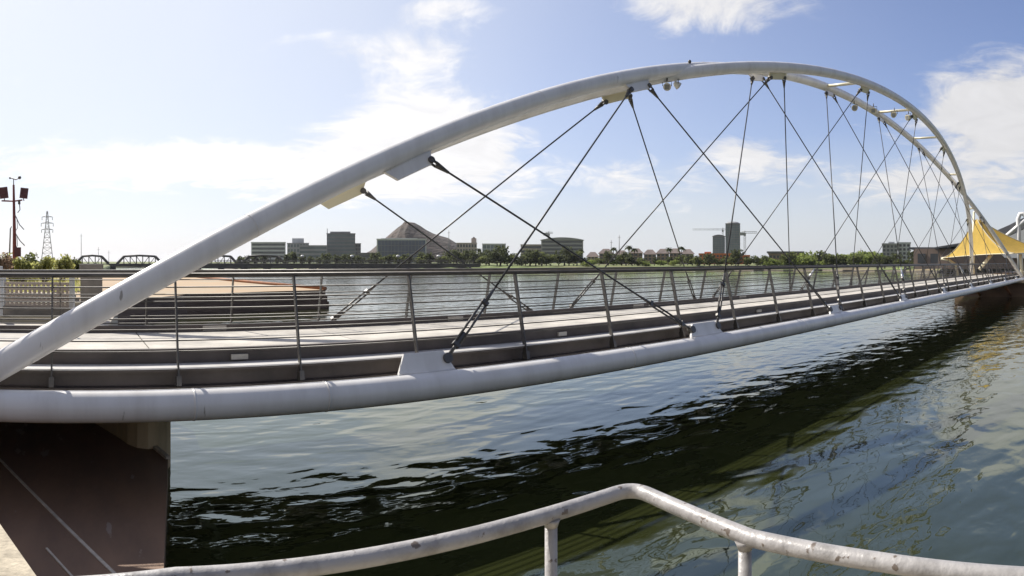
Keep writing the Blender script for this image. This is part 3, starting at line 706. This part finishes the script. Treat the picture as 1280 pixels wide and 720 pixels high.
building('low_hall', 'low dark hall at the left foot of the brown butte', 448, 472, 317, 500, bdark, glass_d, 2, 4, 'band')
def campanile(e, c, ax, an, hw, dp, zt, m):
    q = MB(); q.obox(c+ax*hw*.72+Vector((0,0,zt+.7+m*3)), ax*hw*.26, an*hw*.26, Vector((0,0,m*3))); q.build('stair_tower', btan, e)
    q = MB(); p = c+ax*hw*.72+Vector((0,0,zt+.7+m*6)); q.tube([p, p+Vector((0,0,m*2.2))], [hw*.2, .1], 4); q.build('spire', roofm, e)
building('tan_block', 'tan block with a small square tower right of the butte', 571, 596, 304.5, 520, btan, glass_d, 4, 7, 'grid', extra=campanile)
building('glass_block', 'small blue grey glass office block between tan block and striped office', 603, 632, 305.5, 520, bwhite, glass_t, 4, 6, 'curtain')
building('office_wing', 'low tan grey wing left of the striped curved roof office', 651, 677, 306.5, 500, btan, glass_d, 4, 6, 'band')
building('striped_office', 'dark striped office with curved roof in the middle of the skyline', 676.5, 729, 300, 470, bgrey, glass_d, 6, 12, 'band', 'curve')
gx = [(734, 748, 321), (749, 766, 317), (768, 785, 319), (787, 803, 316.5), (805, 820, 318), (821, 836, 317), (837, 851, 316.5), (852, 867, 317.5)]
gl_ = ['leftmost brown hip roofed apartment house on the far bank', 'second brown apartment house from the left on the far bank', 'third brown apartment house from the left, between the two tall poles and the cable', 'fourth brown apartment house from the left of the row', 'fifth brown apartment house from the left of the row', 'sixth brown apartment house from the left of the row', 'brown apartment house next to the last before the orange building', 'rightmost brown apartment house beside the orange building']
for (x0, x1, yt), lb in zip(gx, gl_):
    building('apartment_house', lb, x0, x1, yt, 300, bbrown if x0 % 2 else btan, glass_d, 3, 3, 'grid', 'hip', cat='house', group='apartment houses on the far bank', depth=4)
building('building_shell', 'orange clad low building under construction below the twin towers', 874, 916, 318.5, 300, orange, glass_d, 3, 10, 'grid', cat='building', roofmat=orange, extra=penthouse(-.5, .2, 2, orange))
building('building_shell', 'lower orange wing of the construction site right of the main shell', 916.5, 937, 320.5, 300, orange, glass_d, 2, 5, 'grid', roofmat=orange)
building('residential_tower', 'shorter green grey glass tower, left of the twin pair', 891, 906, 295.5, 700, bdark, glass_t, 12, 4, 'curtain', 'curve')
def round_top(e, c, ax, an, hw, dp, zt, m):
    q = MB(); q.tube([c+Vector((0,0,zt+.72)), c+Vector((0,0,zt+m*1.6)), c+Vector((0,0,zt+m*3)), c+Vector((0,0,zt+m*3.6))], [hw*.98, hw*.94, hw*.7, hw*.3], 24); q.build('roof_drum', bgrey, e)
building('residential_tower', 'tall green grey glass tower, right of the twin pair', 907, 925, 280, 680, bdark, glass_t, 16, 5, 'curtain', extra=round_top)
def crane(px, D, ytop, j0, j1, label, mm):
    ax, an = frame(px, D); m = D/F; e = empty('tower_crane', label, 'crane', tuple(P(px, D, Z=2)))
    zt = P(px, D, y=ytop).z; c = P(px, D, Z=0); b = MB(); hw = .8; n_ = 14
    for i in range(n_):
        z0 = 2+(zt-2)*i/n_; z1 = 2+(zt-2)*(i+1)/n_
        for q in range(4):
            u, v = [(-1,-1),(1,-1),(1,1),(-1,1)][q]; u2, v2 = [(-1,-1),(1,-1),(1,1),(-1,1)][(q+1) % 4]
            b.tube([c+ax*hw*u+an*hw*v+Vector((0,0,z0)), c+ax*hw*u+an*hw*v+Vector((0,0,z1))], .16, 4, False)
            b.tube([c+ax*hw*u+an*hw*v+Vector((0,0,z0)), c+ax*hw*u2+an*hw*v2+Vector((0,0,z1))], .09, 4, False)
    b.build('tower_mast', mm, e)
    j = MB(); zz = Vector((0,0,zt))
    for dz_ in (0, 1.4): j.tube([c+ax*j0*m+zz+Vector((0,0,dz_)), c+ax*j1*m+zz+Vector((0,0,dz_))], .2, 4)
    steps = 16
    for i in range(steps): j.tube([c+ax*(j0+(j1-j0)*i/steps)*m+zz, c+ax*(j0+(j1-j0)*(i+1)/steps)*m+zz+Vector((0,0,1.4 if i % 2 else 0))], .1, 4, False)
    j.build('jib', mm, e)
    q = MB(); q.obox(c+ax*(j1 if abs(j1) < abs(j0) else j0)*m+zz+Vector((0,0,-.6)), ax*2.0, an*1, Vector((0,0,1.3))); q.build('counterweight', bgrey, e)
    q = MB(); q.tube([c+zz, c+zz+Vector((0,0,m*3))], .5, 4); q.obox(c+zz+Vector((0,0,-1.2)), ax*1, an*1, Vector((0,0,1.1))); q.build('operator_cab', bgrey, e)
crane(931, 560, 291.5, -4, 15, 'tower crane right of the twin glass towers', pylonm)
crane(903.5, 760, 287.5, -38, 6, 'distant crane with a long jib reaching left of the twin towers', bgrey)
crane(686, 620, 292, -4, 5, 'small crane behind the striped curved roof office', bgrey)
def pavilion(e, c, ax, an, hw, dp, zt, m):
    q = MB(); q.obox(c+Vector((0,0,zt+1.3)), ax*(hw*1.12), an*(dp*1.1), Vector((0,0,.45))); q.build('overhanging_roof', bdark, e)
building('pavilion', 'low dark flat roofed pavilion above the far bank right of the orange shell', 961, 1003, 318.5, 330, bbrown, glass_d, 2, 9, 'grid', depth=8, extra=pavilion)
building('apartment_block', 'white and grey five storey apartment block left of the yellow canopy', 1103, 1122, 306, 300, bgrey, glass_d, 5, 4, 'grid', cat='apartment block', extra=penthouse(.2, .4, 2, bwhite))
building('apartment_block', 'paler right wing of the five storey apartment block', 1123, 1138, 304.5, 306, bwhite, glass_d, 5, 3, 'grid', cat='apartment block')
# butte
hb = MB(); ax, an = frame(525, 700); m = 700/F; prof = [(-84, 330), (-62, 320), (-47, 306), (-39, 299), (-33, 295.5), (-28, 290.5), (-23, 287), (-18.5, 282.5), (-14, 283.5), (-7, 286), (0, 289), (8, 293.5), (16, 297), (26, 301), (35, 303.5), (44, 309), (54, 315), (72, 326), (90, 331)]
base = P(525, 700, Z=0); rows_ = 9; grid = []
for r_ in range(rows_):
    q = -1+2*r_/(rows_-1); row = []
    for (u, y) in prof:
        z = (Y0+8-y)*m*max(0, 1-q*q)*(1+.05*math.sin(u*.7+r_*1.7)) + 1.5
        m_r = (765+q*60)/F; z = (Y0+8-y)*m_r*max(0, 1-q*q)*(1+.03*math.sin(u*.7+r_*1.7)) + 1.5; row.append(base + ax*u*m_r + an*(q*60+65) + Vector((0,0,max(1.5, z))))
    grid.append(row)
for r_ in range(rows_-1):
    for i in range(len(prof)-1): hb.quad(grid[r_][i], grid[r_][i+1], grid[r_+1][i+1], grid[r_+1][i])
struct(hb.build('hill', butte))
# distant hills are not visible; arts centre on the right
ac = empty('arts_centre', 'arts centre with dark sloping roof and white frames at the right edge', 'building', tuple(P(1230, 165, Z=1.5)))
DA = 165
def A(px, y, off=0): return P(px, DA+off, y=y)
AX_, AN_ = frame(1230, DA)
b = MB(); b.prism([A(1142, 311), A(1142, 336), A(1330, 336), A(1330, 311)], AN_*26); b.build('wall', bbrown, ac)
b = MB(); b.prism([A(1136, 309), A(1136, 311.5), A(1182, 311.5), A(1182, 309)], AN_*27); b.build('flat_roof', bdark, ac)
b = MB(); b.prism([A(1168, 311, -2), A(1168, 309, -2), A(1200, 303.5, -2), A(1232, 294, -2), A(1262, 281, -2), A(1330, 246, -2), A(1330, 262, -2), A(1262, 294, -2), A(1240, 303, -2)], AN_*24); b.build('sloping_roof', bdark, ac)
b = MB(); b.prism([A(1240, 304, -2.2), A(1262, 295, -2.2), A(1330, 263, -2.2), A(1330, 325, -2.2), A(1255, 322, -2.2)], AN_*.6); b.build('white_wall', bwhite, ac)
b = MB(); b.tube([A(1274.5, 335, -5), A(1273.5, 290, -5), A(1272.5, 274, -5), A(1275, 267.5, -5), A(1279, 267, -5), A(1283, 272, -5), A(1285, 335, -5)], .55, 8); b.build('white_frame', white, ac)
b = MB(); b.tube([A(1252, 300, -5), A(1290, 268, -5)], .5, 8); b.build('white_beam', white, ac)
b = MB()
for i in range(9): b.box(0,0,0,0,0,0) if False else None
for i in range(8):
    q = MB(); p = A(1152+i*16, 323, -.4); ax, an = frame(1152+i*16, DA); q.obox(p, ax*1.0, an*.2, Vector((0,0,1.2))); q.build('window', glass_d, ac)

# ------------------------------------------------------------------ yellow shade canopy
cn = empty('shade_canopy', 'yellow tensile shade canopy over the bridge end on the right', 'canopy', tuple(P(1235, 68, Z=1.9)))
pk = P(1219.5, 66, y=272)
corn = [P(1177, 68, y=322.5), P(1268, 58, y=317), P(1340, 66, y=318), P(1240, 80, y=316)]
fm = MB(); nb = 14; nr = 12; rim = []
for i in range(4):
    a, b = corn[i], corn[(i+1) % 4]; mc = (corn[0]+corn[1]+corn[2]+corn[3])/4
    for j in range(nb):
        t = j/nb; p = a.lerp(b, t); sag = 4*t*(1-t); p = p.lerp(Vector((mc.x, mc.y, p.z)), .13*sag) + Vector((0,0,.12*sag)); rim.append(p)
gr = []
for p in rim:
    row = []
    for k_ in range(nr+1):
        r_ = .035+.965*k_/nr; q = pk.lerp(p, r_); q.z = p.z + (pk.z-p.z)*(1-r_)**1.75; row.append(q)
    gr.append(row)
nrim = len(gr)
for i in range(nrim):
    for k_ in range(nr):
        fm.quad(gr[i][k_], gr[i][k_+1], gr[(i+1) % nrim][k_+1], gr[(i+1) % nrim][k_], True)
fo = fm.build('fabric', yellow, cn); import bmesh; bm_ = bmesh.new(); bm_.from_mesh(fo.data); bmesh.ops.remove_doubles(bm_, verts=bm_.verts, dist=.002); bm_.to_mesh(fo.data); bm_.free(); sol = fo.modifiers.new('thick', 'SOLIDIFY'); sol.thickness = .02
MB().tube([p for p in rim]+[rim[0]], .035, 6).build('edge_cable', cream, cn)
for i in (0, 1, 2, 3): MB().tube([pk.lerp(corn[i], .04), *[gr[i*nb][k_]+Vector((0,0,.03)) for k_ in range(1, nr+1)]], .05, 6).build('ridge_seam', oliv, cn)
MB().tube([P(1216, 66, Z=1.9), P(1216.5, 66, y=300), P(1217.5, 66, y=264)], [.20, .17, .10], 10).build('mast', cream, cn)
MB().tube([P(1217.5, 65.8, y=266), P(1220, 65.8, y=263), P(1223, 65.8, y=266), P(1226, 65.8, y=276)], .10, 8).build('peak_hoop', white, cn)
MB().tube([P(1224, 64, y=337), P(1241, 64, y=316.5)], .17, 8).build('strut', cream, cn)
MB().tube([P(1176, 68, y=323), P(1186, 68, y=325), P(1195, 68, y=331), P(1198, 68, y=350)], .15, 8).build('strut', cream, cn)
MB().tube([P(1276, 60, y=318), P(1278, 60, y=349)], .16, 8).build('strut', cream, cn)

# ------------------------------------------------------------------ air
hzm = bpy.data.materials.new('haze'); hzm.use_nodes = True; t = hzm.node_tree
t.nodes.remove(t.nodes['Principled BSDF']); pv = t.nodes.new('ShaderNodeVolumePrincipled'); pv.inputs['Density'].default_value = .00008; pv.inputs['Color'].default_value = (.93, .95, 1, 1); pv.inputs['Anisotropy'].default_value = .3
t.links.new(pv.outputs[0], t.nodes['Material Output'].inputs['Volume'])
ho = MB().box(-7000, 7000, -7000, 7000, -5, 75).build('haze', hzm); ho['kind'] = 'stuff'

# ------------------------------------------------------------------ vegetation
def crown_mb(rx, rz, n, leaf, seed, base_z, lobes=7, droop=0):
    rnd = random.Random(seed); b = MB(); cs = []
    for i in range(lobes):
        a = rnd.uniform(0, 6.28); rr = rnd.uniform(.15, .62)
        cs.append((rr*rx*math.cos(a), rr*rx*math.sin(a), base_z + rz*rnd.uniform(.35, 1.45), rnd.uniform(.38, .62)))
    for i in range(n):
        c = cs[rnd.randrange(lobes)]
        while True:
            v = Vector((rnd.uniform(-1,1), rnd.uniform(-1,1), rnd.uniform(-1,1)))
            if .25 < v.length < 1: break
        v = v * (.75+.25*v.length); p = Vector((c[0]+v.x*rx*c[3], c[1]+v.y*rx*c[3], c[2]+v.z*rz*c[3]*1.1))
        if p.z < base_z*.6: p.z = base_z*.6 + abs(p.z-base_z*.6)*.3
        u = Vector((rnd.gauss(0,1), rnd.gauss(0,1), rnd.gauss(0,.6))).normalized(); w_ = u.cross(Vector((rnd.gauss(0,1), rnd.gauss(0,1), rnd.gauss(0,1)))).normalized()
        s_ = leaf*rnd.uniform(.6, 1.4); b.quad(p-u*s_-w_*s_*.45, p+u*s_*.2-w_*s_*.7, p+u*s_+w_*s_*.45, p-u*s_*.2+w_*s_*.7)
    return b
def trunk_mb(h, r, rx, seed):
    rnd = random.Random(seed); b = MB(); b.tube([(0,0,-.3), (.05*h*rnd.uniform(-1,1), .05*h*rnd.uniform(-1,1), h*.5), (0,0,h)], [r, r*.75, r*.5], 7)
    for i in range(5):
        a = rnd.uniform(0, 6.28); b.tube([(0,0,h*.75), (rx*.3*math.cos(a), rx*.3*math.sin(a), h*1.15), (rx*.6*math.cos(a), rx*.6*math.sin(a), h*1.5)], [r*.5, r*.3, r*.12], 5)
    return b
def proto_tree(name, rx, rz, n, leaf, seed, m, th, cat='tree'):
    e = bpy.data.objects.new(name, None); COL.objects.link(e); e['category'] = cat; e['label'] = name.replace('_', ' ')
    trunk_mb(th, .09*rx+.05, rx, seed).build('trunk', bark, e); crown_mb(rx, rz, n, leaf, seed+50, th*.8).build('crown', m, e)
    return e
protos = {
 'dark': [proto_tree('bank_tree', 3.6, 2.6, 420, .42, 1, leaf_a, 1.3), proto_tree('bank_tree', 3.0, 2.3, 380, .40, 2, leaf_a, 1.2)],
 'mid': [proto_tree('bank_tree', 3.4, 2.3, 420, .40, 3, leaf_b, 1.0), proto_tree('bank_tree', 2.6, 1.9, 340, .38, 4, leaf_b, .8)],
 'bright': [proto_tree('bank_bush', 3.2, 1.7, 420, .36, 5, leaf_c, .5, 'bush'), proto_tree('bank_bush', 2.6, 1.4, 340, .34, 6, leaf_c, .4, 'bush')],
}
used = set()
def plant(kind, px, D, sc_, label, group, zf=1.0):
    pr_ = random.choice(protos[kind])
    o = pr_ if pr_.name not in used else copy_tree(pr_)
    used.add(pr_.name)
    zb_ = 1.15 if D < 250 else 1.6
    o.location = P(px, D, Z=zb_); o.rotation_euler = (0, 0, random.uniform(0, 6.28)); o.scale = (sc_, sc_, sc_*zf)
    o['label'] = label; o['group'] = group
    return o
zones = [ # x0, x1, step, D, kinds, scale, label, group
 (300, 470, 11, 268, ('dark',), .85, 'dark tree behind the low road bridge, left of the blue glass hall', 'trees behind the road bridge'),
 (470, 600, 8, 262, ('dark', 'mid'), .95, 'dark tree below the brown butte and tan block on the far bank', 'trees below the butte'),
 (600, 735, 7, 252, ('dark', 'mid', 'mid'), 1.0, 'green tree on the far bank below the striped office', 'trees below the striped office'),
 (735, 872, 7.5, 249, ('dark', 'mid', 'bright'), .85, 'tree on the far bank in front of the brown apartment houses', 'trees before the apartment houses'),
 (872, 960, 7.5, 248, ('mid', 'dark'), .85, 'dense tree on the far bank in front of the orange shell', 'trees before the orange shell'),
 (960, 1105, 6, 245, ('bright', 'bright', 'mid'), 1.25, 'bright green bush of the thicket left of the apartment block', 'bright green thicket'),
 (1005, 1100, 9, 262, ('bright',), 1.7, 'taller bright green bush at the back of the thicket', 'bright green thicket, back row'),
 (1100, 1196, 7, 205, ('dark', 'mid', 'dark'), .80, 'dark tree on the bank before the arts centre', 'trees before the arts centre'),
]
for (x0, x1, st, D, kinds, s_, lab, grp) in zones:
    x = x0
    while x < x1:
        plant(random.choice(kinds), x+random.uniform(-2, 2), D+random.uniform(-4, 8), s_*random.uniform(.75, 1.2), lab, grp, random.uniform(.8, 1.15)); x += st*random.uniform(.75, 1.25)
# palms between the apartment houses
pm = bpy.data.objects.new('palm_tree', None); COL.objects.link(pm)
MB().tube([(0,0,-.3), (.1,0,3.5), (0,.1,7)], [.22, .17, .15], 8).build('trunk', bark, pm)
b = MB()
for i in range(26):
    a = i*2.4; el_ = random.uniform(-.3, 1.0); pts = []
    for t in (0, .33, .66, 1): pts.append(Vector((math.cos(a)*2.0*t*math.cos(el_*.6), math.sin(a)*2.0*t*math.cos(el_*.6), 7+2.0*t*math.sin(el_)-1.5*t*t)))
    sd2 = Vector((-math.sin(a), math.cos(a), 0))
    for q, r_, w0, w1 in zip(pts[:-1], pts[1:], (.1, .34, .3), (.34, .3, .03)): b.quad(q-sd2*w0, q+sd2*w0, r_+sd2*w1, r_-sd2*w1)
b.build('crown', leaf_a, pm)
first = True
for px, s_, lb in ((583, .85, 'palm in front of the tan block with the square tower'), (598, .95, 'palm between the tan block and the glass block'), (726, .9, 'palm at the right corner of the striped office'), (767, 1.0, 'palm beside the taller thin pole at the apartment houses'), (786, 1.1, 'palm before the fourth brown apartment house'), (793, .95, 'palm just right of the one before the fourth apartment house'), (836, 1.0, 'palm before the sixth brown apartment house'), (852, 1.05, 'palm left of the rightmost brown apartment house'), (1148, .9, 'palm right of the white and grey apartment block')):
    o = pm if first else copy_tree(pm); first = False
    tag(o, lb, 'palm', 'palms on the far bank'); o.location = P(px, 270, Z=1.6); o.scale = (s_,)*3; o.rotation_euler = (0, 0, px*.7)

# desert shrubs at the left edge
def shrub(px, D, wpx, ytop, m, seed, label, n=900):
    rx = wpx*D/F/2; base_z = 1.95; zt = P(px, D, y=ytop).z; rz = max(.3, (zt-base_z)/1.75)
    e = empty('desert_shrub', label, 'shrub', (0, 0, 0), 'desert shrubs beyond the plaza')
    t = MB(); rnd = random.Random(seed)
    for i in range(9):
        a = rnd.uniform(0, 6.28); t.tube([(0,0,-.2), (rx*.3*math.cos(a), rx*.3*math.sin(a), rz*.6), (rx*.7*math.cos(a), rx*.7*math.sin(a), rz*1.3)], [.04, .03, .01], 5)
    t.build('stem', bark, e); crown_mb(rx, rz, n, .085, seed, .15, 9).build('foliage', m, e); e.location = P(px, D, Z=base_z)
shrub(-4, 34, 36, 316, leaf_e, 11, 'reddish dry shrub cut by the left edge of the photo')
shrub(14, 36, 26, 322, leaf_e, 12, 'reddish dry shrub at the foot of the red mast')
shrub(38, 40, 34, 320, leaf_b, 13, 'mid green shrub just right of the red mast')
shrub(30, 33, 30, 328, leaf_d, 17, 'low yellow green shrub before the mid green one by the red mast')
shrub(55, 36, 34, 326, leaf_d, 14, 'yellow green shrub below the lattice pylon')
shrub(78, 38, 34, 322, leaf_d, 15, 'tall wispy yellow green shrub right of the pylon')
shrub(94, 42, 30, 328, leaf_b, 16, 'green shrub left of the grey masonry pillar')
shrub(5, 44, 60, 320, leaf_d, 18, 'wide yellow green shrub behind the reddish ones')
# reeds/grass at the foot of the left bank
gm = MB(); rnd = random.Random(3)
for i in range(2600):
    px = rnd.uniform(-60, 118); D = rnd.uniform(27, 46); p = P(px, D, Z=1.85); h = rnd.uniform(.12, .4); a = rnd.uniform(0, 6.28); u = Vector((math.cos(a), math.sin(a), 0))*.03; q = Vector((rnd.uniform(-.1,.1), rnd.uniform(-.1,.1), h))
    gm.tri(p-u, p+u, p+q)
o = gm.build('dry_grass', leaf_d); o['kind'] = 'stuff'; tag(o, 'dry yellow grass between the shrubs beyond the plaza', 'grass')
# drop unused prototypes
for ks in protos.values():
    for o in ks:
        if o.name not in used:
            for c in list(o.children): bpy.data.objects.remove(c)
            bpy.data.objects.remove(o)
bpy.context.view_layer.update()
